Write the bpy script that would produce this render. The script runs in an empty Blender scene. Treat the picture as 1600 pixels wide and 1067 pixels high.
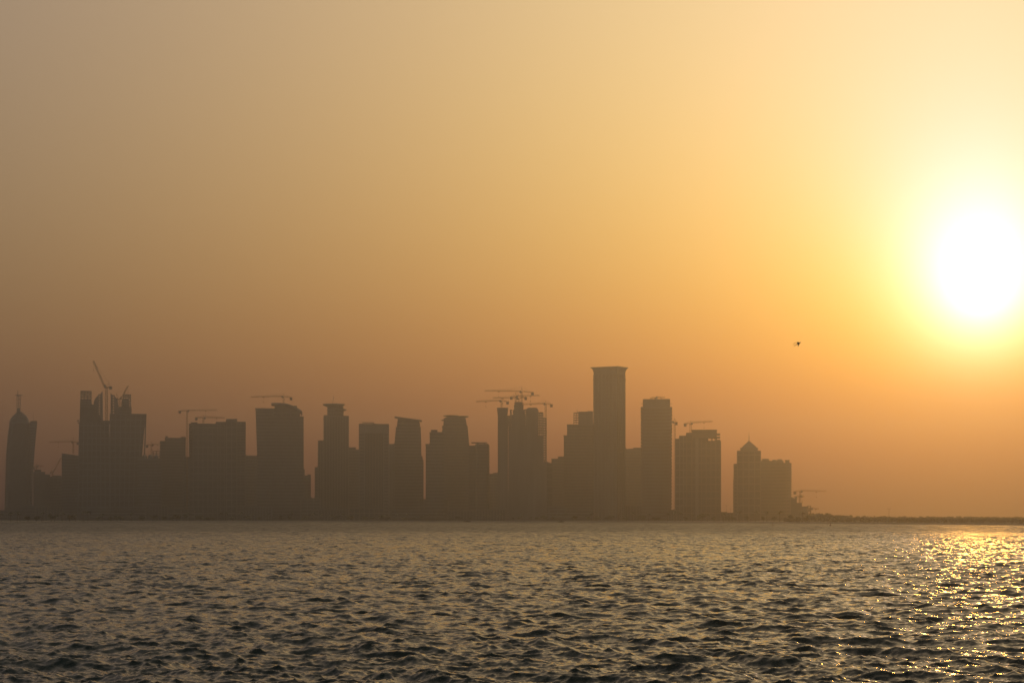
import bpy, bmesh, math, random
import numpy as np
from mathutils import Vector, Matrix
random.seed(7)
rng = np.random.default_rng(11)
R = math.radians
scene = bpy.context.scene
COL = scene.collection

# ------------------------------------------------------------------ camera
F = 800.0 / math.tan(R(15))          # focal length in photo pixels (1600 wide)
HY = 808.0                           # photo row of the true horizon
EYE = 4.6                            # metres above the water
cam_d = bpy.data.cameras.new('camera')
cam = bpy.data.objects.new('camera', cam_d); COL.objects.link(cam)
cam.location = (0, 0, EYE); cam.rotation_euler = (R(90), 0, 0)
cam_d.sensor_fit = 'HORIZONTAL'; cam_d.angle = R(30)
cam_d.shift_y = (HY - 533.5) / 1600.0
cam_d.clip_start = 0.5; cam_d.clip_end = 20000
scene.camera = cam

# ------------------------------------------------------------------ sky, sun, exposure
SUN_PX = (1532, 464)
sv = Vector(((SUN_PX[0] - 800) / F, 1.0, (HY - SUN_PX[1]) / F)).normalized()
sun_el = math.asin(sv.z); sun_az = math.atan2(sv.x, sv.y)
SKY_R = (1.3685, -0.6200, -1.0947, 0.6831, 3.0908, -4.5532, -4.3301, 2.4162, -0.8676, 3.1866, 2.6358, 0.8380, -2.4301)
SKY_G = (1.7887, -1.1220, -1.4607, 1.8197, 3.6150, -6.2699, -4.6192, 1.8502, -2.7556, 5.4535, 2.7538, -0.5504, -0.5997)
SKY_B = (0.7971, 1.9025, -3.0423, -3.5301, -0.8037, -7.1686, 0.1657, 5.3515, 3.1944, 6.6295, 1.7318, 12.9836, -8.7478)
SKY_STRENGTH = 0.05
SUN_STRENGTH = 0.15
SUN_COLOR = (1.0, 0.43, 0.05)
HAZE_DENSITY = 0.00031
HAZE_G = 0.86

world = bpy.data.worlds.new('World'); scene.world = world; world.use_nodes = True
wt = world.node_tree; wt.nodes.clear()
def N(t, kind, **kw):
    n = t.nodes.new(kind)
    for k, v in kw.items(): setattr(n, k, v)
    return n
def math_node(t, op, a, b=None, c=None):
    n = N(t, 'ShaderNodeMath', operation=op)
    for i, v in enumerate((a, b, c)):
        if v is None: continue
        if isinstance(v, (int, float)): n.inputs[i].default_value = v
        else: t.links.new(v, n.inputs[i])
    return n.outputs[0]
def build_sky():
    t = wt
    tc = N(t, 'ShaderNodeTexCoord')
    nv = N(t, 'ShaderNodeVectorMath', operation='NORMALIZE'); t.links.new(tc.outputs['Generated'], nv.inputs[0])
    dt = N(t, 'ShaderNodeVectorMath', operation='DOT_PRODUCT'); t.links.new(nv.outputs[0], dt.inputs[0])
    dt.inputs[1].default_value = sv
    cl = math_node(t, 'MINIMUM', dt.outputs['Value'], 1.0)
    th = math_node(t, 'MULTIPLY', math_node(t, 'ARCCOSINE', cl), 180 / math.pi)
    sx = N(t, 'ShaderNodeSeparateXYZ'); t.links.new(nv.outputs[0], sx.inputs[0])
    ez = math_node(t, 'MAXIMUM', sx.outputs[2], 0.0)
    el = math_node(t, 'MULTIPLY', math_node(t, 'ARCSINE', ez), 180 / math.pi)
    ex = lambda x, s: math_node(t, 'EXPONENT', math_node(t, 'MULTIPLY', x, -1.0 / s))
    u = math_node(t, 'SUBTRACT', 1.0, ex(el, 8.0))
    u2 = math_node(t, 'MULTIPLY', u, u)
    a, b, c = ex(th, 3.0), ex(th, 12.0), ex(th, 40.0)
    ub = math_node(t, 'MULTIPLY', u, b)
    w = ex(el, 2.5); wb = math_node(t, 'MULTIPLY', w, b); uc = math_node(t, 'MULTIPLY', u, c); d = math_node(t, 'SUBTRACT', 1.0, ex(el, 25.0))
    ua = math_node(t, 'MULTIPLY', u, a); wa = math_node(t, 'MULTIPLY', w, a)
    core = math_node(t, 'MULTIPLY', math_node(t, 'EXPONENT', math_node(t, 'MULTIPLY', math_node(t, 'POWER', math_node(t, 'MULTIPLY', th, 1 / 1.5), 1.4), -1.0)), math_node(t, 'MINIMUM', math_node(t, 'EXPONENT', math_node(t, 'MULTIPLY_ADD', el, .10, -.10 * 6.8)), 1.6))     # the sun itself, spread by the dust, dimmer towards the thick air below
    # thick dust filters the clear sky: a smooth tint over height and over the angle from the sun
    sk = N(t, 'ShaderNodeTexSky', sky_type='NISHITA')
    sk.sun_disc = False; sk.sun_elevation = sun_el; sk.sun_rotation = sun_az
    sk.dust_density = 8.0; sk.air_density = 1.0; sk.ozone_density = 1.0; sk.altitude = 0
    sp = N(t, 'ShaderNodeSeparateColor'); t.links.new(sk.outputs[0], sp.inputs[0])
    cmb = N(t, 'ShaderNodeCombineXYZ')
    for i, (C, cw) in enumerate(((SKY_R, 26.0), (SKY_G, 27.0), (SKY_B, 40.0))):
        s = C[0]
        for k, v in zip(C[1:], (u, u2, a, b, c, ub, w, wb, uc, d, ua, wa)):
            s = math_node(t, 'MULTIPLY_ADD', v, k, s)
        val = math_node(t, 'MULTIPLY', math_node(t, 'EXPONENT', s), sp.outputs[i])
        val = math_node(t, 'MULTIPLY_ADD', core, cw, val)
        t.links.new(val, cmb.inputs[i])
    bg = N(t, 'ShaderNodeBackground'); bg.inputs['Strength'].default_value = SKY_STRENGTH
    t.links.new(cmb.outputs[0], bg.inputs['Color'])
    out = N(t, 'ShaderNodeOutputWorld'); t.links.new(bg.outputs[0], out.inputs['Surface'])
build_sky()
sun_d = bpy.data.lights.new('sun', 'SUN'); sun_d.energy = SUN_STRENGTH; sun_d.angle = R(2.2); sun_d.color = SUN_COLOR      # the dust spreads the disc
sun = bpy.data.objects.new('sun', sun_d); COL.objects.link(sun)
sun.location = (600, 2000, 400)
sun.rotation_euler = (-sv).to_track_quat('-Z', 'Y').to_euler()

scene.view_settings.view_transform = 'Standard'; scene.view_settings.look = 'None'
scene.view_settings.exposure = 0.0; scene.view_settings.gamma = 1.0
scene.view_settings.use_curve_mapping = False
cy = scene.cycles
cy.max_bounces = 6; cy.diffuse_bounces = 2; cy.glossy_bounces = 3; cy.transmission_bounces = 2; cy.volume_bounces = 0
cy.transparent_max_bounces = 4
cy.sample_clamp_direct = 0.0; cy.sample_clamp_indirect = 4.0
cy.use_denoising = True; cy.use_adaptive_sampling = False
cy.denoiser = 'OPENIMAGEDENOISE'; cy.denoising_prefilter = 'ACCURATE'; cy.denoising_input_passes = 'RGB_ALBEDO_NORMAL'

# ------------------------------------------------------------------ helpers
def link(o, parent=None):
    COL.objects.link(o)
    if parent is not None: o.parent = parent
    return o
def tag(o, label=None, cat=None, group=None, kind=None):
    for k, v in (('label', label), ('category', cat), ('group', group), ('kind', kind)):
        if v: o[k] = v
    return o
def empty(name, loc, rz=0.0):
    o = bpy.data.objects.new(name, None); link(o)
    o.location = loc; o.rotation_euler = (0, 0, rz); o.empty_display_size = 2
    return o
def put(name, me, parent, loc=(0, 0, 0), rz=0.0):
    o = bpy.data.objects.new(name, me); link(o, parent)
    o.location = loc; o.rotation_euler = (0, 0, rz)
    return o

class MB:
    """collects closed shapes; .mesh() gives one mesh datablock"""
    def __init__(s): s.v = []; s.f = []
    def add(s, vs, fs):
        b = len(s.v); s.v.extend([tuple(p) for p in vs]); s.f.extend([tuple(b + i for i in q) for q in fs])
    def loft(s, secs):
        n = len(secs[0]); vs = [p for r in secs for p in r]; fs = []
        for k in range(len(secs) - 1):
            for i in range(n):
                j = (i + 1) % n
                fs.append((k * n + i, k * n + j, (k + 1) * n + j, (k + 1) * n + i))
        fs.append(tuple(reversed(range(n)))); m = (len(secs) - 1) * n
        fs.append(tuple(range(m, m + n)))
        s.add(vs, fs)
    def prism(s, poly, z0, z1):
        s.loft([[(x, y, z0) for x, y in poly], [(x, y, z1) for x, y in poly]])
    def box(s, x0, x1, y0, y1, z0, z1):
        s.prism([(x0, y0), (x1, y0), (x1, y1), (x0, y1)], z0, z1)
    def bar(s, p, q, r, n=4):
        p = Vector(p); q = Vector(q); d = (q - p)
        if d.length < 1e-6: return
        d.normalize(); a = d.orthogonal().normalized(); b = d.cross(a)
        ring = lambda c: [c + (a * math.cos(2 * math.pi * i / n + .785) + b * math.sin(2 * math.pi * i / n + .785)) * r for i in range(n)]
        s.loft([ring(p), ring(q)])
    def mesh(s, name, mat, smooth=False):
        me = bpy.data.meshes.new(name); me.from_pydata(s.v, [], s.f); me.update()
        if mat: me.materials.append(mat)
        if smooth: me.polygons.foreach_set('use_smooth', [True] * len(me.polygons))
        return me
    def build(s, name, mat, parent=None, loc=(0, 0, 0), smooth=False):
        return put(name, s.mesh(name, mat, smooth), parent, loc)

def area(poly): return sum(a[0] * b[1] - b[0] * a[1] for a, b in zip(poly, poly[1:] + poly[:1])) / 2
def ccw(poly): return poly if area(poly) > 0 else list(reversed(poly))
def offset(poly, d):
    n = len(poly); out = []
    for i in range(n):
        p0, p1, p2 = Vector(poly[i - 1]), Vector(poly[i]), Vector(poly[(i + 1) % n])
        e1 = (p1 - p0).normalized(); e2 = (p2 - p1).normalized()
        n1 = Vector((e1.y, -e1.x)); n2 = Vector((e2.y, -e2.x))
        m = (n1 + n2); m.normalize()
        out.append(tuple(p1 + m * (d / max(0.35, m.dot(n1)))))
    return out

# ------------------------------------------------------------------ materials
def material(name, base, rough=0.8, var=0.25, scale=0.15, metal=0.0, spec=0.5, streak=False, bump=0.0):
    m = bpy.data.materials.new(name); m.use_nodes = True; t = m.node_tree
    p = t.nodes['Principled BSDF']; p.inputs['Roughness'].default_value = rough; p.inputs['Metallic'].default_value = metal
    p.inputs['Specular IOR Level'].default_value = spec
    tc = N(t, 'ShaderNodeTexCoord'); mp = N(t, 'ShaderNodeMapping')
    mp.inputs['Scale'].default_value = (1, 1, 0.12 if streak else 1)
    t.links.new(tc.outputs['Object'], mp.inputs[0])
    nz = N(t, 'ShaderNodeTexNoise'); nz.inputs['Scale'].default_value = scale; nz.inputs['Detail'].default_value = 5
    t.links.new(mp.outputs[0], nz.inputs['Vector'])
    rp = N(t, 'ShaderNodeValToRGB')
    rp.color_ramp.elements[0].position = .3; rp.color_ramp.elements[1].position = .72
    rp.color_ramp.elements[0].color = (*[c * (1 - var) for c in base], 1)
    rp.color_ramp.elements[1].color = (*[min(1, c * (1 + var)) for c in base], 1)
    t.links.new(nz.outputs['Fac'], rp.inputs[0]); t.links.new(rp.outputs[0], p.inputs['Base Color'])
    if bump:
        bn = N(t, 'ShaderNodeBump'); bn.inputs['Strength'].default_value = bump
        t.links.new(nz.outputs['Fac'], bn.inputs['Height']); t.links.new(bn.outputs[0], p.inputs['Normal'])
    return m
M = {
    'concrete': material('raw_concrete', (.205, .195, .18), .9, .25, .12, streak=True),
    'pale': material('pale_render', (.23, .22, .20), .8, .15, .1, streak=True),
    'stone': material('sand_stone_cladding', (.23, .205, .17), .8, .18, .12, streak=True),
    'brown': material('brown_cladding', (.20, .165, .135), .7, .2, .12, streak=True),
    'bluegrey': material('blue_grey_panel', (.17, .19, .20), .5, .2, .1),
    'glass': material('dark_window_glass', (.085, .085, .08), .45, .3, .2, spec=.6),
    'greenglass': material('green_window_glass', (.08, .09, .085), .45, .3, .2, spec=.6),
    'metal': material('roof_metal', (.22, .22, .22), .45, .2, .3, metal=.6),
    'crane': material('crane_paint', (.24, .12, .03), .6, .3, .5),
    'ballast': material('crane_ballast_concrete', (.22, .21, .20), .9, .2, .5),
    'ground': material('dusty_ground', (.30, .24, .17), .95, .3, .02),
    'rock': material('rock_revetment', (.22, .19, .16), .95, .4, .4, bump=.5),
    'leaf': material('dusty_foliage', (.075, .085, .045), .8, .4, .3),
    'scrub': material('dry_scrub', (.16, .13, .085), .9, .35, .3),
    'bark': material('bark', (.12, .09, .06), .9, .3, 1.5),
    'hull': material('boat_hull', (.10, .09, .08), .6, .3, .8),
    'feather': material('dark_feather', (.035, .03, .028), .8, .3, 6),
    'buoy': material('buoy_paint', (.12, .03, .02), .5, .2, 2),
}

# ------------------------------------------------------------------ coastline, land
SH_PX = [-900, -300, 0, 100, 200, 400, 650, 800, 950, 1060, 1200, 1360, 1600, 1900, 2500]
SH_PY = [822, 819, 817.5, 816.4, 815.8, 815.0, 814.5, 814.7, 815.2, 816.2, 817.2, 818.5, 820.5, 822, 823]
def shore_y(px): return EYE * F / (float(np.interp(px, SH_PX, SH_PY)) - HY)
GZ = 1.0
def px2x(px, D): return (px - 800) / F * D
def py2z(py, D): return EYE + (HY - py) / F * D

def build_land():
    pxs = np.concatenate([np.linspace(-900, 0, 30), np.linspace(10, 1600, 160), np.linspace(1630, 2500, 30)])
    rows = []; rv = []
    for px in pxs:
        d = shore_y(px) * (1 + .0015 * math.sin(px * .21) + .001 * math.sin(px * .57))
        top = GZ + .12 * math.sin(px * .3)
        rows.append([(px2x(px, d + 6), d + 6, top), (px2x(px, d + 60), d + 60, GZ), (px2x(px, d + 350), d + 350, GZ),
                     (px2x(px, 4400), 4400, GZ), ])
        rv.append([(px2x(px, d - 6), d - 6, -.9), (px2x(px, d), d, .35 + .12 * math.sin(px * .8)), (px2x(px, d + 6), d + 6, top + .004)])
    for nm, rr, mt in (('ground', rows, 'ground'), ('shore', rv, 'rock')):
        mb = MB(); k = len(rr[0]); vs = [p for r in rr for p in r]; fs = []
        for i in range(len(rr) - 1):
            for j in range(k - 1):
                fs.append((i * k + j, (i + 1) * k + j, (i + 1) * k + j + 1, i * k + j + 1))
        mb.add(vs, fs); o = mb.build(nm, M[mt]); tag(o, kind='structure')
        if nm == 'ground': tag(o, 'flat dusty reclaimed land under the skyline')
        else: tag(o, 'low rock edge where the land meets the water')
build_land()

# ------------------------------------------------------------------ water
def ocean_tile(n, L, lam_p, hs, wind, spread, lam_min, seed, fall):
    g = np.random.default_rng(seed)
    k1 = np.fft.fftfreq(n, d=L / n) * 2 * np.pi
    kx, ky = np.meshgrid(k1, k1, indexing='ij'); k = np.hypot(kx, ky); k[0, 0] = 1e9
    kp = 2 * np.pi / lam_p
    S = k ** -fall * np.exp(-1.1 * (kp / k) ** 2) * np.exp(-(k * lam_min / (2 * np.pi)) ** 4)
    c = (kx * wind[0] + ky * wind[1]) / k
    S *= (.08 + np.clip(c, 0, 1) ** spread)
    A = np.sqrt(S) * (g.normal(size=(n, n)) + 1j * g.normal(size=(n, n)))
    A[0, 0] = 0
    h = np.fft.ifft2(A).real; sc = hs / 4 / h.std(); 
    H = A * sc
    dx = np.fft.ifft2(-1j * kx / k * H).real; dy = np.fft.ifft2(-1j * ky / k * H).real
    return np.stack([h * sc, dx, dy], -1)
def sample_tile(T, L, x, y):
    n = T.shape[0]; u = (x / L * n) % n; v = (y / L * n) % n
    i = np.floor(u).astype(int); j = np.floor(v).astype(int); fu = (u - i)[..., None]; fv = (v - j)[..., None]
    i %= n; j %= n; i1 = (i + 1) % n; j1 = (j + 1) % n
    return (T[i, j] * (1 - fu) * (1 - fv) + T[i1, j] * fu * (1 - fv) + T[i, j1] * (1 - fu) * fv + T[i1, j1] * fu * fv)
def build_water():
    a_in = np.linspace(-R(17), R(17), 680)
    a_out = R(17) + (np.linspace(0, 1, 60)[1:] ** 2) * (math.pi - R(17))
    ang = np.concatenate([-a_out[::-1][1:], a_in, a_out])            # closes at +-pi
    r = [4.0]
    while r[-1] < 2650:
        q = r[-1]
        r.append(q + (2.0 if q < 40 else max(.085, .00165 * q) if q < 200 else .0021 * q if q < 500 else .0042 * q))
    r = np.array(r); na, nr = len(ang), len(r)
    rr, aa = np.meshgrid(r, ang, indexing='ij')
    x = rr * np.sin(aa); y = rr * np.cos(aa)
    w1 = np.array([-.35, -.94]); w1 /= np.linalg.norm(w1); w2 = np.array([.25, -.97]); w2 /= np.linalg.norm(w2)
    T1 = ocean_tile(512, 61.0, 3.9, .285, w1, 4, .2, 3, 4.0)
    T2 = ocean_tile(512, 23.7, .85, .08, w2, 2, .07, 5, 3.5)
    c, s = math.cos(.37), math.sin(.37)
    d1 = sample_tile(T1, 41.0, x, y) * .66
    xr, yr = x * c - y * s, x * s + y * c
    d1b = sample_tile(T1, 79.0, xr + 31, yr + 7)                      # the same sea at another size and angle, so it never repeats
    d2 = sample_tile(T2, 15.7, x * .98 + y * .2, y * .98 - x * .2) * .64
    gust = .8 + .4 * np.sin(x * .031 + 2 * np.sin(y * .021)) * np.sin(y * .043 + 1.3 * np.sin(x * .017))
    fall = np.clip(1.15 - rr / 2200, .5, 1)
    h = (d1[..., 0] * 1.05 + d1b[..., 0] * .9 + d2[..., 0] * gust * 1.05) * fall
    chop = -1.05
    x = x + chop * (d1[..., 1] * 1.1 + d1b[..., 1] * .45 + 1.1 * d2[..., 1] * gust)
    y = y + chop * (d1[..., 2] * 1.1 + d1b[..., 2] * .45 + 1.1 * d2[..., 2] * gust)
    co = np.stack([x, y, h], -1).reshape(-1, 3)
    idx = np.arange(nr * na).reshape(nr, na)
    q = np.stack([idx[:-1, :-1], idx[:-1, 1:], idx[1:, 1:], idx[1:, :-1]], -1).reshape(-1, 4)[:, ::-1]
    # middle disc under the camera
    cen = len(co); co = np.concatenate([co, [[0, 0, 0]]])
    me = bpy.data.meshes.new('water')
    tri = np.stack([np.full(na - 1, cen), idx[0, 1:], idx[0, :-1]], -1)
    nl = q.size + tri.size
    me.vertices.add(len(co)); me.vertices.foreach_set('co', co.ravel())
    me.loops.add(nl); me.loops.foreach_set('vertex_index', np.concatenate([q.ravel(), tri.ravel()]))
    me.polygons.add(len(q) + len(tri))
    ls = np.concatenate([np.arange(len(q)) * 4, q.size + np.arange(len(tri)) * 3])
    me.polygons.foreach_set('loop_start', ls)
    me.update(calc_edges=True); me.validate(); print('water quads', len(q))
    me.polygons.foreach_set('use_smooth', [True] * len(me.polygons))
    m = bpy.data.materials.new('sea_water'); m.use_nodes = True; t = m.node_tree
    p = t.nodes['Principled BSDF']
    p.inputs['Base Color'].default_value = (.007, .017, .015, 1); p.inputs['Roughness'].default_value = WATER_ROUGH
    p.inputs['IOR'].default_value = 1.333
    tc = N(t, 'ShaderNodeTexCoord'); geo = N(t, 'ShaderNodeNewGeometry')
    acc = None
    for sc_, amp, det in ((.10, .09, 1.0), (.55, .18, 2.0), (3.2, .28, 3.0), (11.0, .24, 2.0)):
        nz = N(t, 'ShaderNodeTexNoise'); nz.inputs['Scale'].default_value = sc_; nz.inputs['Detail'].default_value = det
        mp = N(t, 'ShaderNodeMapping'); mp.inputs['Scale'].default_value = (.75, 1.0, 1.0); mp.inputs['Rotation'].default_value = (0, 0, .2)
        t.links.new(tc.outputs['Object'], mp.inputs[0]); t.links.new(mp.outputs[0], nz.inputs['Vector'])
        sb = N(t, 'ShaderNodeVectorMath', operation='SUBTRACT'); t.links.new(nz.outputs['Color'], sb.inputs[0]); sb.inputs[1].default_value = (.5, .5, .5)
        ml = N(t, 'ShaderNodeVectorMath', operation='MULTIPLY'); t.links.new(sb.outputs[0], ml.inputs[0]); ml.inputs[1].default_value = (amp, amp, 0)
        if acc is None: acc = ml.outputs[0]
        else:
            ad = N(t, 'ShaderNodeVectorMath', operation='ADD'); t.links.new(acc, ad.inputs[0]); t.links.new(ml.outputs[0], ad.inputs[1]); acc = ad.outputs[0]
    gz = N(t, 'ShaderNodeTexNoise'); gz.inputs['Scale'].default_value = .035; gz.inputs['Detail'].default_value = 3
    t.links.new(tc.outputs['Object'], gz.inputs['Vector'])
    mr = N(t, 'ShaderNodeMapRange'); mr.inputs[1].default_value = .3; mr.inputs[2].default_value = .7; mr.inputs[3].default_value = .55; mr.inputs[4].default_value = 1.35
    t.links.new(gz.outputs['Fac'], mr.inputs[0])
    ln = N(t, 'ShaderNodeVectorMath', operation='LENGTH'); t.links.new(tc.outputs['Object'], ln.inputs[0])
    fr = N(t, 'ShaderNodeMapRange', interpolation_type='SMOOTHSTEP'); t.links.new(ln.outputs['Value'], fr.inputs[0])    # far off, where the mesh is too coarse for the small waves, the normals carry them
    fr.inputs[1].default_value = 90; fr.inputs[2].default_value = 800; fr.inputs[3].default_value = 1.0; fr.inputs[4].default_value = 4.2
    scl = N(t, 'ShaderNodeVectorMath', operation='SCALE'); t.links.new(acc, scl.inputs[0]); wm = N(t, 'ShaderNodeMapping'); wm.inputs['Scale'].default_value = (.55, .03, 1); wm.inputs['Rotation'].default_value = (0, 0, .12)
    ws = N(t, 'ShaderNodeTexNoise'); ws.inputs['Scale'].default_value = 1.0; ws.inputs['Detail'].default_value = 3     # streaks the wind draws on the water
    t.links.new(tc.outputs['Object'], wm.inputs[0]); t.links.new(wm.outputs[0], ws.inputs['Vector'])
    wr = N(t, 'ShaderNodeMapRange'); t.links.new(ws.outputs['Fac'], wr.inputs[0])
    wr.inputs[1].default_value = .3; wr.inputs[2].default_value = .7; wr.inputs[3].default_value = .3; wr.inputs[4].default_value = 1.8
    t.links.new(math_node(t, 'MULTIPLY', math_node(t, 'MULTIPLY', mr.outputs[0], wr.outputs[0]), fr.outputs[0]), scl.inputs['Scale'])
    ad = N(t, 'ShaderNodeVectorMath', operation='ADD'); t.links.new(geo.outputs['Normal'], ad.inputs[0]); t.links.new(scl.outputs[0], ad.inputs[1])
    # waves run down the wind towards the near shore: their lee faces are the steeper ones
    lee = N(t, 'ShaderNodeCombineXYZ'); t.links.new(math_node(t, 'MULTIPLY', math_node(t, 'MULTIPLY_ADD', fr.outputs[0], -.06, .06), wr.outputs[0]), lee.inputs[1])
    a2 = N(t, 'ShaderNodeVectorMath', operation='ADD'); t.links.new(ad.outputs[0], a2.inputs[0]); t.links.new(lee.outputs[0], a2.inputs[1])
    nn = N(t, 'ShaderNodeVectorMath', operation='NORMALIZE'); t.links.new(a2.outputs[0], nn.inputs[0])
    t.links.new(nn.outputs[0], p.inputs['Normal'])
    t.links.new(math_node(t, 'MULTIPLY_ADD', fr.outputs[0], .08, WATER_ROUGH - .08), p.inputs['Roughness'])
    me.materials.append(m)
    o = bpy.data.objects.new('water', me); link(o)
    tag(o, 'dark choppy bay water catching the low sun', kind='structure')
WATER_ROUGH = 0.07
build_water()

# ------------------------------------------------------------------ buildings
class Bld:
    """one building: an Empty at its base, turned to face the bay; local x along the front, y away from the camera"""
    def __init__(s, name, label, cat, pxc, D, group=None):
        s.D = D; s.pxc = pxc; X = px2x(pxc, D); s.style = ('ribs', 'fine', 'wide', 'fine', 'ribs', None, 'fine')[int(pxc * 7.3 + D) % 7]
        s.phi = math.atan2(X, D); s.Rr = math.hypot(X, D)
        s.root = empty(name, (X, D, GZ), -s.phi); tag(s.root, label, cat, group)
    def lx(s, px, y=0.0): return (s.Rr + y) * math.tan(math.atan((px - 800) / F) - s.phi)
    def lz(s, py, y=0.0): return EYE + (HY - py) / F * (s.D + y * math.cos(s.phi)) - GZ
    def w(s, n): return n / F * s.D                     # photo pixels to metres here
    # plan polygons, all from photo columns
    def rect(s, x0, x1, y=0.0, d=28.0):
        a, b = s.lx(x0, y), s.lx(x1, y); return [(a, y), (b, y), (b, y + d), (a, y + d)]
    def rrect(s, x0, x1, y=0.0, d=28.0, r=4.0, n=3):
        a, b = s.lx(x0, y), s.lx(x1, y); r = min(r, (b - a) / 2.01, d / 2.01); out = []
        for cx, cyy, st in ((b - r, y + r, -90), (b - r, y + d - r, 0), (a + r, y + d - r, 90), (a + r, y + r, 180)):
            for i in range(n + 1):
                q = R(st + 90 * i / n); out.append((cx + r * math.cos(q), cyy + r * math.sin(q)))
        return out
    def oval(s, x0, x1, y=0.0, d=28.0, n=20):
        a, b = s.lx(x0, y + d / 2), s.lx(x1, y + d / 2)
        return [((a + b) / 2 + (b - a) / 2 * math.cos(2 * math.pi * i / n), y + d / 2 + d / 2 * math.sin(2 * math.pi * i / n)) for i in range(n)]
    def corner(s, x0, xs, x1, y=0.0, a=20.0):
        """two visible faces meeting in a near corner at column xs; the left face recedes by a degrees"""
        A = (s.lx(x0, y), y + (s.lx(xs) - s.lx(x0)) * math.tan(R(a)))
        Cc = (s.lx(xs, y), y); B = (s.lx(x1, y), y + (s.lx(x1) - s.lx(xs)) / math.tan(R(a)))
        return ccw([A, Cc, B, (A[0] + B[0] - Cc[0], A[1] + B[1] - Cc[1])])
    # parts
    def block(s, secs, body='glass', trim='concrete', name='tower_body', pitch=3.9, band=1.5, out=.3, piers=0.0, pier_w=1.0, parapet=1.2, pier_mat=None, style=None):
        """secs: [(py, poly)] bottom to top. Body + one joined set of floor bands + single piers + parapet"""
        secs = [(z, ccw(p)) for z, p in secs]
        if pitch and name in ('tower_body', 'left_half', 'right_half', 'main_shaft', 'left_wing', 'shoulder_block', 'step_block') and style is None:
            style = s.style
        if style == 'ribs': pitch = 0; piers = piers and 3.4; pier_w = .9
        elif style == 'wide': pitch = 7.8; band = 1.3; piers = piers and 5.5
        elif style == 'fine': band = 1.1; out = .2; piers = 0
        zs = [z for z, _ in secs]
        mb = MB(); mb.loft([[(x, y, z) for x, y in p] for z, p in secs]); mb.build(name, M[body], s.root)
        def at(z):
            for (z0, p0), (z1, p1) in zip(secs, secs[1:]):
                if z <= z1 + 1e-6:
                    t = (z - z0) / max(1e-6, z1 - z0)
                    return [(a[0] * (1 - t) + b[0] * t, a[1] * (1 - t) + b[1] * t) for a, b in zip(p0, p1)]
            return secs[-1][1]
        top = zs[-1]
        if pitch:
            mb = MB(); z = zs[0] + pitch
            while z + band < top - .6:
                mb.loft([[(x, y, z) for x, y in offset(at(z), out)], [(x, y, z + band) for x, y in offset(at(z + band), out)]]); z += pitch
            if mb.v: o = mb.build('floor_band', M[trim], s.root); tag(o, kind='stuff')
        if parapet:
            mb = MB(); p = offset(at(top), out + .25); mb.prism(p, top - parapet, top + .15); mb.build('parapet', M[trim], s.root)
        if piers and len(secs[0][1]) <= 6:
            pm = {}
            n = len(secs[0][1]); pb = secs[0][1]; pt = secs[-1][1]
            for i in range(n):
                j = (i + 1) % n
                e = Vector(pb[j]) - Vector(pb[i]); L = e.length
                nr = Vector((e.y, -e.x)).normalized()
                if nr.y > .3 or L < piers * .6: continue
                k = max(1, round(L / piers))
                for q in range(k + 1):
                    t = q / k
                    lo = Vector(pb[i]).lerp(Vector(pb[j]), t); hi = Vector(pt[i]).lerp(Vector(pt[j]), t)
                    sh = hi - lo; key = (i, round(sh.x, 1), round(sh.y, 1))
                    if key not in pm:
                        m2 = MB(); ev = e.normalized() * pier_w / 2; ov = nr * (out + .3)
                        c4 = [-ev - nr * .3, ev - nr * .3, ev + ov, -ev + ov]
                        c4 = [(a.x, a.y) for a in c4]
                        c4 = ccw(c4)
                        m2.loft([[(x, y, zs[0]) for x, y in c4], [(x + sh.x, y + sh.y, top - .3) for x, y in c4]])
                        pm[key] = m2.mesh('pier', M[pier_mat or trim])
                    put('pier', pm[key], s.root, (lo.x, lo.y, 0))
    def box(s, x0, x1, yt, yb=None, y=0.0, d=28.0, **kw):
        z0 = 0.0 if yb is None else s.lz(yb, y)
        p = s.rect(x0, x1, y, d); s.block([(z0, p), (s.lz(yt, y), p)], **kw)
    def solid(s, name, mat, x0, x1, yt, yb, y=0.0, d=8.0):
        mb = MB(); p = s.rect(x0, x1, y, d); mb.prism(p, s.lz(yb, y), s.lz(yt, y)); return mb.build(name, M[mat], s.root)
    def frame(s, x0, x1, yt, yb, y=0.0, d=14.0, pitch=5.2, cols=3, slab_t=.55, mat='concrete', col_w=.9, gap0=0.0, deep=2):
        """open concrete frame: floor slabs one by one on columns one by one; the sky shows through"""
        a, b = s.lx(x0, y), s.lx(x1, y); z0, z1 = s.lz(yb, y), s.lz(yt, y)
        ph = s.w(pitch); n = max(1, int((z1 - z0) / ph))
        mb = MB(); mb.box(a, b, y, y + d, -slab_t / 2, slab_t / 2); me = mb.mesh('floor_slab', M[mat])
        for i in range(1, n + 1): put('floor_slab', me, s.root, (0, 0, z0 + i * (z1 - z0) / n))
        mb = MB(); mb.box(-col_w / 2, col_w / 2, -col_w / 2, col_w / 2, z0, z1); mc = mb.mesh('column', M[mat])
        for i in range(cols):
            for q in range(deep):
                put('column', mc, s.root, (a + col_w / 2 + .1 + (b - a - col_w - .2) * (i / max(1, cols - 1)), y + .6 + (d - 1.2) * q / max(1, deep - 1), 0))
    def slabs(s, x0, x1, yt, yb, pitch, y=0.0, d=30.0, t=1.3, name='balcony_slab', mat='pale'):
        a, b = s.lx(x0, y), s.lx(x1, y); ph = s.w(pitch); z1, z0 = s.lz(yt, y), s.lz(yb, y)
        mb = MB(); mb.box(a, b, y, y + d, -t / 2, t / 2); me = mb.mesh(name, M[mat]); z = z1
        while z > z0: put(name, me, s.root, (0, 0, z)); z -= ph
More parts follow.
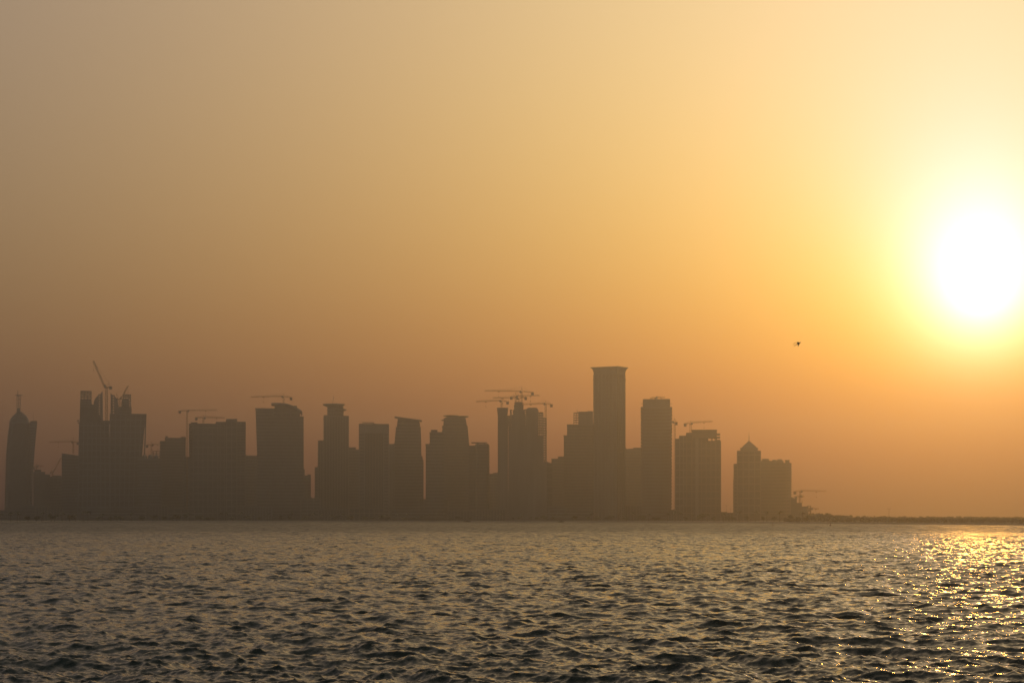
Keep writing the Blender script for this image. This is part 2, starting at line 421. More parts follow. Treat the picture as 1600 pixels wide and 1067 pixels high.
    def disc(s, name, mat, x0, x1, py, t=1.0, y=0.0, d=28.0, tilt=0.0, under=.55, n=24):
        """a lens-like roof disc, wider on top than below"""
        c = s.oval(x0, x1, y, d, n); mx = sum(p[0] for p in c) / n; my = sum(p[1] for p in c) / n
        z = s.lz(py, y); hw = max(p[0] for p in c) - mx
        sc = lambda f: [(mx + (px_ - mx) * f, my + (py_ - my) * f) for px_, py_ in c]
        mb = MB()
        mb.loft([[(x, yy, z - t + tilt * (x - mx) / hw) for x, yy in sc(under)], [(x, yy, z - t * .35 + tilt * (x - mx) / hw) for x, yy in sc(.97)],
                 [(x, yy, z + tilt * (x - mx) / hw) for x, yy in sc(1.0)], [(x, yy, z + t * .12 + tilt * (x - mx) / hw) for x, yy in sc(.9)]])
        return mb.build(name, M[mat], s.root)
    def mast(s, name, px, yt, yb, r=.5, y=10.0, mat='metal'):
        mb = MB(); x = s.lx(px, y); mb.bar((x, y, s.lz(yb, y)), (x, y, s.lz((yb + yt) / 2, y)), r, 6); mb.bar((x, y, s.lz((yb + yt) / 2, y)), (x, y, s.lz(yt, y)), r * .55, 6)
        return mb.build(name, M[mat], s.root)

def lattice(mb, p, q, w, r, bay=None, up=Vector((0, 0, 1)), tri=False):
    """a steel lattice beam from p to q"""
    p, q = Vector(p), Vector(q); d = (q - p); L = d.length; d.normalize()
    a = d.cross(up);
    if a.length < .1: a = Vector((1, 0, 0))
    a.normalize(); b = a.cross(d).normalized()
    if tri: offs = [a * w / 2 - b * w * .35, -a * w / 2 - b * w * .35, b * w * .6]
    else: offs = [a * w / 2 + b * w / 2, -a * w / 2 + b * w / 2, -a * w / 2 - b * w / 2, a * w / 2 - b * w / 2]
    n = max(2, int(L / (bay or w * 1.3)))
    for o in offs: mb.bar(p + o, q + o, r)
    m = len(offs)
    for i in range(n):
        c0, c1 = p + d * (L * i / n), p + d * (L * (i + 1) / n)
        for k in range(m):
            k2 = (k + 1) % m
            if i % 2: mb.bar(c0 + offs[k], c1 + offs[k2], r * .6)
            else: mb.bar(c0 + offs[k2], c1 + offs[k], r * .6)
            mb.bar(c1 + offs[k], c1 + offs[k2], r * .55)

def hammerhead(label, D, mx, ytop, ybase, tip, tail, apex=None, yaw=18.0, w=1.8, ballast=True, group='tower cranes over the skyline', thin=.8):
    w *= .9
    """a hammerhead tower crane. tip = (px, py) of the jib end, tail = (px, py) of the counter-jib end, ytop = row of the slewing ring"""
    X = px2x(mx, D); phi = math.atan2(X, D); zb = py2z(ybase, D)
    root = empty('tower_crane', (X, D, zb), -phi); tag(root, label, 'tower crane', group)
    u = D / F / math.cos(phi); zt = py2z(ytop, D) - zb
    mb = MB(); lattice(mb, (0, 0, 0), (0, 0, zt - .6), w, .20 * thin); mb.build('mast', M['crane'], root)
    mb = MB(); mb.prism([(1.1 * math.cos(R(45 * i)), 1.1 * math.sin(R(45 * i))) for i in range(8)], zt - .6, zt + .4); mb.build('slewing_ring', M['crane'], root)
    cyw = math.cos(R(yaw)); sy = math.sin(R(yaw))
    def pt(p, zoff=0.0):
        dx = (p[0] - mx) * u
        return Vector((dx, abs(dx) * math.tan(R(yaw)) * (1 if p is tip else -1), py2z(p[1], D) - zb + zoff))
    T, Q = pt(tip), pt(tail); J0 = Vector((0, 0, zt + 1.0))
    dT = (T - J0).normalized(); dQ = (Q - J0).normalized()
    mb = MB(); lattice(mb, J0 + dT * 1.2, T, 1.25, .15 * thin, 2.4, tri=True); mb.build('jib', M['crane'], root)
    mb = MB(); lattice(mb, J0 + dQ * 1.2, Q, 1.1, .17 * thin, 2.2); mb.build('counter_jib', M['crane'], root)
    az = (py2z(apex, D) - zb) if apex else zt + 6.5
    A = Vector((0, 0, az))
    mb = MB()
    for sx_, sy_ in ((.8, .8), (-.8, .8), (.8, -.8), (-.8, -.8)): mb.bar((sx_, sy_, zt + .4), A, .17 * thin)
    mb.build('tower_head', M['crane'], root)
    mb = MB()
    for f in (.4, .8): mb.bar(A, J0.lerp(T, f) + Vector((0, 0, .7)), .07 * thin, 3)
    mb.bar(A, J0.lerp(Q, .85) + Vector((0, 0, .5)), .08 * thin, 3); mb.build('pendant_line', M['crane'], root)
    side = Vector((dT.x, dT.y, 0)).normalized()
    c = J0 + side * 1.6 + Vector((0, -1.6, -.9))
    mb = MB(); mb.box(c.x - .9, c.x + .9, c.y - .8, c.y + .8, c.z - 1.2, c.z + 1.2); mb.build('operator_cab', M['metal'], root)
    if ballast:
        mb = MB(); e = Q - dQ * 1.6
        mb.box(e.x - 1.5, e.x + 1.5, e.y - 1.0, e.y + 1.0, e.z - 3.2, e.z - .3); mb.build('counterweight', M['ballast'], root)
    mb = MB(); e = J0.lerp(T, .62); mb.box(e.x - .9, e.x + .9, e.y - .7, e.y + .7, e.z - 1.3, e.z - .6)
    tr = mb.build('trolley', M['crane'], root)
    mb = MB(); mb.bar(e - Vector((0, 0, 1.2)), e - Vector((0, 0, 6.0)), .06, 3); mb.box(e.x - .35, e.x + .35, e.y - .3, e.y + .3, e.z - 7.0, e.z - 6.0)
    mb.build('hook_block', M['crane'], tr)
    return root
def luffing(label, D, mx, ytop, ybase, tip, back, group='tower cranes over the skyline', w=2.0, thin=1.0):
    """a luffing crane: the jib rises steeply from the machinery deck"""
    X = px2x(mx, D); phi = math.atan2(X, D); zb = py2z(ybase, D)
    root = empty('luffing_crane', (X, D, zb), -phi); tag(root, label, 'tower crane', group)
    u = D / F / math.cos(phi); zt = py2z(ytop, D) - zb
    mb = MB(); lattice(mb, (0, 0, 0), (0, 0, zt), w, .22 * thin); mb.build('mast', M['crane'], root)
    s = 1 if tip[0] > mx else -1; k = w / 2.0
    mb = MB(); mb.box(-2.4 * k, 2.4 * k, -1.2 * k, 1.2 * k, zt, zt + .8 * k); mb.build('machinery_deck', M['crane'], root)
    mb = MB(); a, b = sorted((-s * 5.2 * k, -s * 2.4 * k)); mb.box(a, b, -1.2 * k, 1.2 * k, zt - 1.5 * k, zt + 1.6 * k); mb.build('counterweight', M['ballast'], root)
    mb = MB(); a, b = sorted((s * .6 * k, s * 2.4 * k)); mb.box(a, b, -2.6 * k, -1.1 * k, zt + .3, zt + 3.0 * k); mb.build('operator_cab', M['metal'], root)
    T = Vector(((tip[0] - mx) * u, 1.5, py2z(tip[1], D) - zb)); B0 = Vector((s * 1.8 * k, 0, zt + .9 * k))
    mb = MB(); lattice(mb, B0, T, 1.3 * k, .17 * thin, 2.4 * k); mb.build('jib', M['crane'], root)
    A = Vector(((back[0] - mx) * u, 0, py2z(back[1], D) - zb))
    mb = MB()
    for yy in (-.9, .9):
        mb.bar((s * .8 * k, yy, zt + .8 * k), A, .16 * thin); mb.bar((-s * 2.0 * k, yy, zt + .8 * k), A, .14 * thin)
    mb.build('tower_head', M['crane'], root)
    mb = MB(); mb.bar(A, B0.lerp(T, .9), .08 * thin, 3); mb.build('pendant_line', M['crane'], root)
    mb = MB(); mb.bar(T, T - Vector((0, 0, 8 * k)), .06, 3); mb.box(T.x - .4, T.x + .4, T.y - .4, T.y + .4, T.z - 9 * k, T.z - 8 * k); mb.build('hook_block', M['crane'], root)
    return root

G_T = 'towers of the skyline'
def bld_left_dome():
    b = Bld('domed_tower', 'tower with arched dome roof and tall lantern, at the left end of the skyline', 'tower', 30, 2560, G_T)
    lo = lambda l, r: b.rrect(l, r, 0, 30, 7)
    prof = [(815, 6.5, 47), (760, 8.0, 48.5), (710, 9.4, 49), (680, 12.0, 48.6), (660, 14.8, 46.5)]
    b.block([(0 if i == 0 else b.lz(py), lo(l, r)) for i, (py, l, r) in enumerate(prof)], trim='bluegrey', parapet=1.4)
    z = [(660, 15.5, 45.5), (655, 16.8, 44.0), (650, 20.5, 41.0), (646, 25, 36.5), (643, 28, 33)]
    mb = MB(); mb.loft([[(x, y, b.lz(py)) for x, y in b.rrect(l, r, (660 - py) * .7, 30 - (660 - py) * 1.4, 6)] for py, l, r in z]); mb.build('dome', M['greenglass'], b.root, smooth=False)
    mb = MB()
    for sgn in (-1, 1):
        pts = [(b.lx(30 + sgn * (30 - l if sgn < 0 else r - 30), 0), 0 + (660 - py) * .7 - .5, b.lz(py) + .3) for py, l, r in z]
        for p, q in zip(pts, pts[1:]): mb.bar(p, q, .6)
    for py, l, r in z[1:3]: mb.bar((b.lx(l), (660 - py) * .7 - .4, b.lz(py)), (b.lx(r), (660 - py) * .7 - .4, b.lz(py)), .45)
    mb.build('dome_rib', M['bluegrey'], b.root)
    mb = MB()
    for px in (26.4, 29, 31.6):
        for yy in (12.5, 17): mb.bar((b.lx(px, yy), yy, b.lz(645)), (b.lx(px, yy), yy, b.lz(617)), .38)
    for py in range(618, 645, 5): mb.box(b.lx(26.2), b.lx(31.8), 12, 17.5, b.lz(py) - .25, b.lz(py) + .25)
    mb.build('lantern_frame', M['metal'], b.root)
    b.solid('lantern_core', 'concrete', 26.3, 31.8, 637.5, 645, 12, 6)
    mb = MB(); mb.bar((b.lx(23.5, 14), 14, b.lz(616.3)), (b.lx(35.5, 14), 14, b.lz(616.3)), .5); mb.bar((b.lx(28, 14), 14, b.lz(618)), (b.lx(28, 14), 14, b.lz(609)), .4); mb.build('mast_yard', M['metal'], b.root)
    b.block([(0, b.rect(45, 50.2, 4, 22)), (b.lz(735), b.rect(45, 51.5, 4, 22)), (b.lz(700), b.rect(46.2, 54.2, 4, 22)), (b.lz(657), b.rect(47.4, 58.2, 4, 22))], name='side_wing', trim='bluegrey', parapet=0)
    b.mast('antenna', 52, 641, 657, .25)
bld_left_dome()

def simple(name, label, px0, px1, D, parts, cat='tower', group=G_T, **kw):
    b = Bld(name, label, cat, (px0 + px1) / 2, D, group)
    for p in parts:
        k = dict(kw); k.update(p[6] if len(p) > 6 else {})
        x0, x1, yt, yb, y, d = p[:6]
        b.box(x0, x1, yt, yb, y, d, **k)
    return b
b = simple('stepped_building', 'low stepped building beside the domed tower, under a small crane', 52, 79, 2480, [(52, 70, 737, None, 0, 20), (70, 78, 741, None, 2, 18), (54, 64, 733.5, 737, 6, 8, dict(pitch=0))], trim='bluegrey', cat='building')
b = simple('low_building', 'low flat building between the stepped building and the corner block with tall crane', 78, 98, 2500, [(76, 98, 744.5, None, 0, 20), (82, 95, 742.5, 744.5, 5, 9, dict(pitch=0))], trim='concrete', cat='building')
hammerhead('small crane standing on the low stepped building beside the domed tower', 2484, 57, 728.5, 735, (67, 728), (51, 730), apex=724.5, w=1.3)
luffing('faint luffing crane with low slanting jib behind the low flat building', 2560, 82, 738, 800, (95, 714.5), (79.5, 734), w=1.3)
b = Bld('sloped_roof_building', 'dark mid rise block with sloped roof, left of the twin tower', 'building', 112, 2420, G_T)
p0 = b.rect(96.5, 126, 0, 24); 
b.block([(0, p0), (b.lz(712.5), p0)], trim='bluegrey', piers=8, parapet=0)
mb = MB(); ps = b.rect(96.5, 126, 0, 24); zz = [b.lz(708), b.lz(712), b.lz(712), b.lz(708)]
mb.loft([[(x, y, b.lz(713)) for x, y in ps], [(x, y, z) for (x, y), z in zip(ps, zz)]]); mb.build('roof', M['bluegrey'], b.root)
hammerhead('crane with very long level jib above the sloped roof block', 2440, 114.5, 691, 709, (79, 690.5), (123, 691), apex=684, w=1.7)

# twin tower under construction
b = Bld('twin_tower', 'twin tower under construction with jagged unfinished tops and a slot between its halves', 'tower', 172, 2380, G_T)
b.block([(0, b.rect(121.5, 172, 0, 34)), (b.lz(700), b.rect(123.3, 172, 0, 34)), (b.lz(660), b.rect(124.3, 170, 0, 34))], name='left_half', trim='bluegrey', piers=9, parapet=0)
b.block([(0, b.rect(172.3, 222, 1, 34)), (b.lz(712), b.rect(172.3, 222, 1, 34)), (b.lz(680), b.rect(172.2, 224.6, 1, 34)), (b.lz(646), b.rect(172.2, 228.3, 1, 34))], name='right_half', trim='bluegrey', piers=9, parapet=.9)
b.block([(b.lz(661), b.rect(124.4, 161, 2, 26)), (b.lz(632), b.rect(125.2, 148, 2, 26))], name='upper_wall', trim='bluegrey', parapet=0, pitch=0)
b.box(125.4, 143, 623.5, 640, 2, 20, name='upper_core', trim='concrete', parapet=0, pitch=3.2)
b.frame(125.6, 143, 611.5, 623.5, 2, 16, pitch=3.0, cols=4, slab_t=.8)
def fin(pts, y=2.0, d=14.0, name='curved_fin'):
    mb = MB(); n = len(pts); a = [(b.lx(px, y), y, b.lz(py, y)) for px, py in pts]; c = [(x, yy + d, z) for x, yy, z in a]
    fs = [tuple(range(n)), tuple(reversed(range(n, 2 * n)))] + [(i, i + n, (i + 1) % n + n, (i + 1) % n) for i in range(n)]
    mb.add(a + c, fs); mb.build(name, M['concrete'], b.root)
fin([(146.5, 662), (146.5, 628), (149, 622.5), (153.5, 617.5), (153.5, 662)])
fin([(157.3, 662), (157.3, 614.5), (160.3, 611.5), (160.8, 662)])
b.frame(153.5, 157.4, 617, 661, 3, 6, pitch=4.0, cols=2, slab_t=1.7, col_w=.7)
b.solid('link_slab', 'concrete', 160.5, 173, 657, 662, 4, 18)
fin([(172.8, 660), (172.8, 613.5), (175.3, 617), (175.3, 660)])
b.frame(175.2, 179.2, 618, 659, 3, 6, pitch=4.0, cols=2, slab_t=1.7, col_w=.7)
fin([(179.0, 660), (179.0, 619), (183.5, 623), (185.2, 635), (185.2, 660)])
b.block([(b.lz(660), b.rect(184.5, 205.2, 3, 24)), (b.lz(635), b.rect(185.5, 205.2, 3, 24))], name='upper_wall', trim='concrete', parapet=0, pitch=3.4)
b.block([(b.lz(635), b.rect(189.5, 200.5, 3, 20)), (b.lz(622), b.rect(190.8, 200.5, 3, 20))], name='upper_core', trim='concrete', parapet=0, pitch=3.2)
b.frame(192.2, 204.8, 616, 622, 3, 16, pitch=3.0, cols=4, slab_t=.8)
b.frame(200.5, 204.9, 622, 640, 3, 12, pitch=3.4, cols=2, slab_t=.8)
b.solid('hoist_bracket', 'concrete', 120.5, 123.5, 656.5, 658.5, 4, 4); b.solid('hoist_bracket', 'concrete', 121.5, 123.8, 660, 662, 4, 4)
luffing('big luffing crane rising from the slot of the twin tower, jib steep to the left', 2390, 166.5, 606, 661, (147, 564.5), (170.5, 597.5), w=2.6, thin=1.2)
luffing('small luffing crane on the right half of the twin tower, jib slanting right', 2396, 186.8, 624, 636, (199.5, 602.5), (181.5, 614.5), w=1.9)

b = simple('round_bay_building', 'low dark building topped by small rounded bays, right of the twin tower', 216, 252, 2360, [(215, 252, 716, None, 0, 22)], trim='bluegrey', cat='building', piers=8)
for x in (226, 235, 244):
    mb = MB(); c = b.oval(x - 4, x + 4, 2, 9, 12); mb.loft([[(p, q, b.lz(717)) for p, q in c], [(p, q, b.lz(712.5)) for p, q in c], [(b.lx(x) + (p - b.lx(x)) * .6, 6.5 + (q - 6.5) * .6, b.lz(710.3)) for p, q in c]]); mb.build('roof_bay', M['bluegrey'], b.root)
b.frame(238.5, 250.5, 704.5, 716, 8, 10, pitch=3.8, cols=3)
hammerhead('small crane over the round bay building, jib pointing right', 2376, 236.5, 695.5, 714, (252, 693.5), (228, 695.5), apex=689.5, w=1.7)
b = simple('flat_top_building', 'square flat topped building left of the tall thin crane mast', 249, 291, 2470, [(258, 290, 684, None, 0, 28, dict(piers=9)), (250.5, 258, 689, None, 2, 24), (259, 262, 681.5, 684, 6, 4, dict(pitch=0)), (283, 289.5, 682.5, 684, 6, 8, dict(pitch=0))], trim='concrete')
b.slabs(249.3, 252, 692, 715, 4.2, 3, 18, .8)
hammerhead('tall thin crane with long jib, mast standing between two blocks', 2330, 292.3, 642.5, 805, (338, 639.5), (279.5, 642.2), apex=640, w=1.8)
b = simple('gap_block', 'low block behind the foot of the tall thin crane mast', 287, 299, 2350, [(287, 299, 713.5, None, 0, 20)], trim='bluegrey', cat='building')
b = simple('wide_slab_tower', 'wide slab tower with stepped flat roof behind the tall thin crane mast', 294, 384, 2260,
    [(302, 340, 662, None, 0, 30, dict(piers=9)), (338, 357, 659, None, 2, 28, dict(piers=7)), (354, 370, 654.3, None, -3, 32, dict(trim='pale', piers=6)), (368, 383, 658.5, None, 0, 28, dict(piers=6)),
     (296, 303, 662, None, 8, 20), (299, 308, 660, 662, 6, 8, dict(pitch=0))], trim='concrete')
b.frame(295, 302, 664, 712, 1, 6, pitch=4.2, cols=2, slab_t=.9)
b.slabs(366, 384, 662, 800, 4.4, -1.2, 8, 1.0)
hammerhead('crane on the roof of the wide slab tower, level jib to the right', 2268, 317.8, 653.5, 662, (350, 651.8), (305, 652.6), apex=649, w=1.7)
b = simple('plain_block', 'plain mid rise block in the gap left of the curved roof tower', 381, 402, 2480, [(380, 403, 711.5, None, 0, 26)], trim='pale', piers=8, cat='building')

# curved roof tower
b = Bld('curved_roof_tower', 'big tower with curved overhanging roof and a crane on top', 'tower', 437, 2250, G_T)
b.block([(0, b.rect(401.8, 430, 3, 30)), (b.lz(711, 3), b.rect(401.8, 430, 3, 30)), (b.lz(638, 3), b.rect(399.3, 430, 3, 30))], trim='pale', piers=9, name='left_wing')
b.block([(0, b.rect(424.5, 474.3, 0, 34)), (b.lz(650.5), b.rect(424.5, 474.3, 0, 34))], trim='concrete', piers=9, name='main_shaft', parapet=.8)
b.box(427, 468, 639, 650.5, 1.5, 30, pitch=3.6, piers=9, name='upper_shaft', trim='concrete', parapet=0)
b.box(429, 464, 633.6, 639.2, 2.2, 28, pitch=0, name='crown_wall', parapet=0)
mb = MB(); pr = [(424, 629.6), (432, 629.4), (440, 629.4), (449, 630.6), (457, 633.2), (465, 637.2), (471.5, 641.5), (472.5, 643.5)]
secs = []
for px, py in pr:
    x, z = b.lx(px), b.lz(py); t = 2.4 if px > 428 else 1.5
    secs.append([(x, -1.5, z), (x, -1.5, z - t), (x, 34, z - t), (x, 34, z)])
mb.loft(secs); mb.build('curved_roof', M['metal'], b.root)
for px in (466.5, 470.5): b.solid('roof_strut', 'metal', px, px + .8, 641, 651, 2, 1.0)
hammerhead('crane standing on the curved roof, long jib reaching left', 2262, 443, 620.3, 631, (393, 619.5), (456.5, 621.5), apex=615, w=1.8)
b = simple('narrow_block', 'narrow low block against the right foot of the curved roof tower', 472, 486, 2480, [(472.5, 475.5, 733, None, 4, 20), (474, 485, 742.5, None, 0, 20), (481, 485, 741, 742.5, 2, 5, dict(pitch=0))], trim='concrete', cat='building', piers=6)

# disc crowned tower
b = Bld('disc_crowned_tower', 'stepped tower crowned by a wide flat disc on a neck', 'tower', 519, 2400, G_T)
b.box(506.2, 544.4, 649.5, None, 0, 30, piers=8, trim='pale')
b.box(497.3, 508, 688, None, 2, 26, trim='pale', name='shoulder_block', piers=7)
b.box(492.5, 499, 729.5, None, 3, 24, trim='concrete', name='lower_block', piers=6)
b.box(506.6, 511.5, 648.4, 649.7, 2, 6, pitch=0, name='roof_kerb', parapet=0)
b.block([(b.lz(650), b.oval(511.5, 537, 4, 20)), (b.lz(634), b.oval(511.5, 537, 4, 20))], name='neck', trim='concrete', parapet=0)
b.disc('crown_disc', 'metal', 504.3, 539, 630.6, 4.0, 0, 27)
b.disc('lower_disc', 'metal', 517, 541.5, 638.5, 3.0, 1, 25)
mb = MB(); mb.bar((b.lx(519.5, 12), 12, b.lz(631)), (b.lx(521.5, 12), 12, b.lz(618)), .3, 5); mb.build('antenna', M['metal'], b.root)
b = simple('ridge_roof_building', 'mid rise building with small raised roof, joining the disc tower to the portal tower', 543, 564, 2480, [(543, 563, 702, None, 0, 26, dict(piers=7)), (545, 556, 698.7, 702, 4, 14, dict(pitch=0))], trim='pale', cat='building')
# portal tower
b = Bld('portal_tower', 'square tower with pale frame around a darker recessed middle', 'tower', 584, 2240, G_T)
b.box(569, 600, 676, None, 2, 26, trim='brown', piers=6, parapet=0)
b.box(561.5, 569.5, 663, None, 0, 30, trim='pale', name='left_frame', piers=6, parapet=0); b.box(599.5, 607, 663, None, 0, 30, trim='pale', name='right_frame', piers=6, parapet=0)
b.box(561.5, 607, 662.3, 676.5, -.4, 31, trim='pale', name='top_frame', pitch=0, body='pale', parapet=1.0)
b.solid('roof_plate', 'metal', 566, 584, 659.6, 660.6, 8, 10); b.solid('roof_post', 'metal', 582, 585, 660.6, 662.6, 9, 4)
b = simple('low_block', 'mid rise block in the gap between the portal tower and the slanted roof tower', 605, 620, 2480, [(605, 620, 693.5, None, 0, 24)], trim='bluegrey', cat='building', piers=7)
# slanted roof tower
b = Bld('slanted_roof_tower', 'tapering tower under a thin slanted roof plate', 'tower', 638, 2330, G_T)
b.block([(0, b.rect(616.2, 658.2, 0, 30)), (b.lz(712), b.rect(616.2, 658.2, 0, 30)), (b.lz(690), b.rect(616.6, 658, 0, 30)), (b.lz(667), b.rect(618.8, 657.2, 0, 30))], trim='pale', piers=8, parapet=.8)
b.block([(b.lz(667.5), b.rect(620.2, 656.2, 2, 27)), (b.lz(656.3), b.rect(621.2, 655.2, 2, 27))], trim='pale', name='upper_shaft', parapet=0)
mb = MB(); ps = [(b.lx(621.4), 2), (b.lx(655), 2), (b.lx(655), 28), (b.lx(621.4), 28)]
mb.loft([[(x, y, b.lz(656.4)) for x, y in ps], [(x, y, b.lz(651.3 if i in (0, 3) else 656)) for i, (x, y) in enumerate(ps)]]); mb.build('wedge_wall', M['concrete'], b.root)
mb = MB(); l, r = b.lx(616.5), b.lx(659.2); zl, zr = b.lz(650.2), b.lz(656.1)
mb.loft([[(l, -1, zl), (l, -1, zl - 1.0), (l, 31, zl - 1.0), (l, 31, zl)], [(r, -1, zr), (r, -1, zr - 1.0), (r, 31, zr - 1.0), (r, 31, zr)]]); mb.build('slanted_roof', M['metal'], b.root)
b.box(657.5, 660.3, 712.5, None, 3, 22, trim='concrete', name='side_step', parapet=0); b.box(659, 661.6, 718.5, None, 5, 18, trim='concrete', name='side_step', parapet=0)
# dish roof tower with side block
b = simple('square_side_block', 'stepped square block against the left side of the double dish tower', 665, 694, 2225, [(671.5, 694, 675, None, 0, 28, dict(piers=7)), (665.3, 673, 693.5, None, 2, 24, dict(piers=6)), (674, 683, 671.6, 675, 5, 10, dict(pitch=0))], trim='pale')
b = Bld('double_dish_tower', 'tapering tower with two shallow roof dishes', 'tower', 712, 2420, G_T)
b.block([(0, b.rect(689.8, 735, 0, 32)), (b.lz(700), b.rect(690.5, 733.6, 0, 32)), (b.lz(665), b.rect(691.3, 730.4, 0, 32))], trim='brown', piers=9, parapet=.7)
b.block([(b.lz(666), b.rect(693, 729.6, 2, 28)), (b.lz(653.5), b.rect(693.6, 727.3, 2, 28))], trim='brown', name='upper_shaft', parapet=0)
mb = MB(); secs = []
for px, py in ((694.5, 652.8), (699, 651), (705, 650), (711, 650), (717, 650.9), (722, 652.6), (727, 650.2)):
    x = b.lx(px); secs.append([(x, 3, b.lz(py)), (x, 3, b.lz(654.5)), (x, 28, b.lz(654.5)), (x, 28, b.lz(py))])
mb.loft(secs); mb.build('vaulted_roof', M['brown'], b.root)
b.disc('left_dish', 'metal', 692.3, 717, 648.4, 1.6, 1, 26); b.disc('right_dish', 'metal', 714.5, 732.6, 649.6, 1.5, 1, 26)
b.solid('side_canopy', 'metal', 689.8, 696, 655.2, 656.3, 3, 22)
b = Bld('chamfered_block', 'mid rise block with rounded right corner and floating roof plate', 'tower', 749, 2215, G_T)
p = b.rrect(742, 764.6, 0, 28, 3.5); b.block([(0, p), (b.lz(695.5), p), (b.lz(693.3), b.rrect(743, 763.2, .6, 26.5, 3))], trim='brown', parapet=0)
b.box(732.5, 743.5, 696, None, 2, 24, trim='brown', name='left_wing', piers=7)
b.solid('roof_plate', 'metal', 736.5, 761, 690.5, 691.7, 4, 18); b.solid('roof_post', 'metal', 745, 748, 691.5, 694, 8, 3); b.solid('roof_post', 'metal', 756, 758, 691.5, 694, 8, 3)
b = simple('small_block', 'low block filling the gap left of the unfinished crane topped tower', 762, 781, 2480, [(762, 781, 740, None, 0, 22), (771, 777, 738.5, 740, 4, 8, dict(pitch=0))], trim='concrete', cat='building', piers=7)

# the unfinished pyramid topped tower with its wings
b = Bld('unfinished_stepped_tower', 'unfinished stepped concrete tower with open floors and slim core, under crossing cranes', 'tower', 816, 2190, G_T)
b.box(778.6, 791.6, 645, None, 0, 16, trim='concrete', body='concrete', name='lift_core', piers=5, parapet=0)
b.box(777.2, 793.2, 637, 646, -1.2, 18, trim='concrete', body='concrete', name='core_head', pitch=3.0, parapet=.6)
b.frame(791.6, 796.6, 650, 765, 2, 10, pitch=3.6, cols=2, slab_t=1.5, col_w=1.1)
b.box(791.4, 796.4, 764, None, 2, 12, body='concrete', trim='concrete', name='link_wall', pitch=0, parapet=0)
b.frame(793, 799, 650.5, 668, 2, 10, pitch=3.8, cols=2, slab_t=1.0, col_w=.6)
b.box(796, 822, 665, None, 0, 26, body='concrete', trim='concrete', name='central_shaft', piers=7, parapet=0)
b.box(799.5, 821, 648, 665, 1, 24, body='concrete', trim='concrete', name='central_shaft', pitch=3.4, parapet=0)
b.frame(796.8, 800.4, 640.5, 665, 1, 12, pitch=3.2, cols=1, slab_t=1.0, deep=2)
b.box(801.8, 819.5, 640, 648, 2, 20, body='concrete', trim='concrete', name='setback_storey', pitch=3, parapet=0)
b.box(803.6, 817.5, 633, 640, 3, 18, body='concrete', trim='concrete', name='setback_storey', pitch=3, parapet=0)
b.box(805, 815.8, 628, 633, 4, 15, body='concrete', trim='concrete', name='setback_storey', pitch=2.6, parapet=0)
b.slabs(803, 818, 629.5, 648, 3.0, 2.5, 17, .5, name='floor_slab', mat='concrete')
b.frame(819, 823.6, 640, 668, 2, 10, pitch=3.4, cols=2, slab_t=1.0, col_w=.6)
b.box(822.6, 840.5, 640, None, 0, 22, body='concrete', trim='concrete', name='right_shaft', piers=7, parapet=0)
p = b.rrect(822.6, 840.5, 0, 22, 3); b.block([(b.lz(640.3), p), (b.lz(638.5), p), (b.lz(636.8), b.rrect(824.5, 838.8, 1, 20, 3))], body='concrete', trim='concrete', name='shaft_head', pitch=0, parapet=0)
b.frame(839.5, 849, 645, 680, 1, 5, pitch=3.8, cols=4, slab_t=1.5, col_w=1.0)
b.box(839.5, 848.6, 680, None, 1, 16, body='concrete', trim='concrete', name='end_bay', parapet=0)
b.frame(847.8, 854.2, 653.5, 722, 1, 5, pitch=3.8, cols=2, slab_t=1.5, col_w=1.0)
b.box(848, 854.2, 722, None, 1, 14, body='concrete', trim='concrete', name='end_bay', parapet=0)
hammerhead('crane with longest jib, highest of those crossing over the unfinished stepped tower', 2196, 815.2, 612.5, 629, (757, 609.2), (834, 613.8), apex=604.5, w=2.0)
hammerhead('crane on the left peak of the unfinished stepped tower, jib reaching right', 2204, 805.8, 620, 630, (843, 617), (797, 620.5), apex=613, w=1.8)
hammerhead('crane behind the peak of the unfinished stepped tower, jib reaching left', 2214, 810.5, 623, 634, (770, 620.5), (823.5, 620.5), apex=616, w=1.6)
hammerhead('crane standing on the slim concrete core, long jib reaching left', 2194, 783.6, 627, 637, (744, 626.6), (795, 628), apex=621.5, w=1.7)
hammerhead('crane at the right edge of the unfinished stepped tower, jib reaching left', 2192, 852.6, 631.5, 802, (815, 631), (863.5, 632.3), apex=625.5, w=2.1)
b = Bld('shed_roof_building', 'low building with sloping roof at the right foot of the unfinished tower', 'building', 857, 2230, G_T)
p = b.rect(850, 863, 0, 18); b.block([(0, p), (b.lz(724), p)], trim='concrete', parapet=0)
mb = MB(); zz = [b.lz(719.5), b.lz(724), b.lz(724), b.lz(719.5)]; mb.loft([[(x, y, b.lz(724.2)) for x, y in p], [(x, y, z) for (x, y), z in zip(p, zz)]]); mb.build('roof', M['concrete'], b.root)
b = simple('step_block', 'low stepped block left of the stepped tower beside the tallest tower', 860, 885, 2480, [(861.8, 874, 716.5, None, 0, 22, dict(piers=6)), (872, 884, 713, None, 2, 22, dict(piers=6))], trim='brown', cat='building')
b = Bld('setback_tower', 'stepped tower with open scaffold corner, left of the tallest tower', 'tower', 904, 2360, G_T)
b.box(886.2, 927, 663, None, 0, 28, trim='brown', piers=8); b.box(881, 888, 680, None, 2, 24, trim='brown', name='shoulder_block', piers=5)
b.box(904.5, 925.8, 643.2, 663, 3, 20, trim='concrete', body='concrete', name='upper_block', piers=7)
b.frame(896, 905, 645, 663, 3, 14, pitch=3.6, cols=3, slab_t=.6, col_w=.55)
b.mast('antenna', 902, 639.5, 645, .4, 6); b.solid('scaffold_beam', 'metal', 896, 905, 644.5, 645.3, 3, .5)
b.solid('upper_rail', 'concrete', 918, 926, 642.2, 643.2, 5, 10)

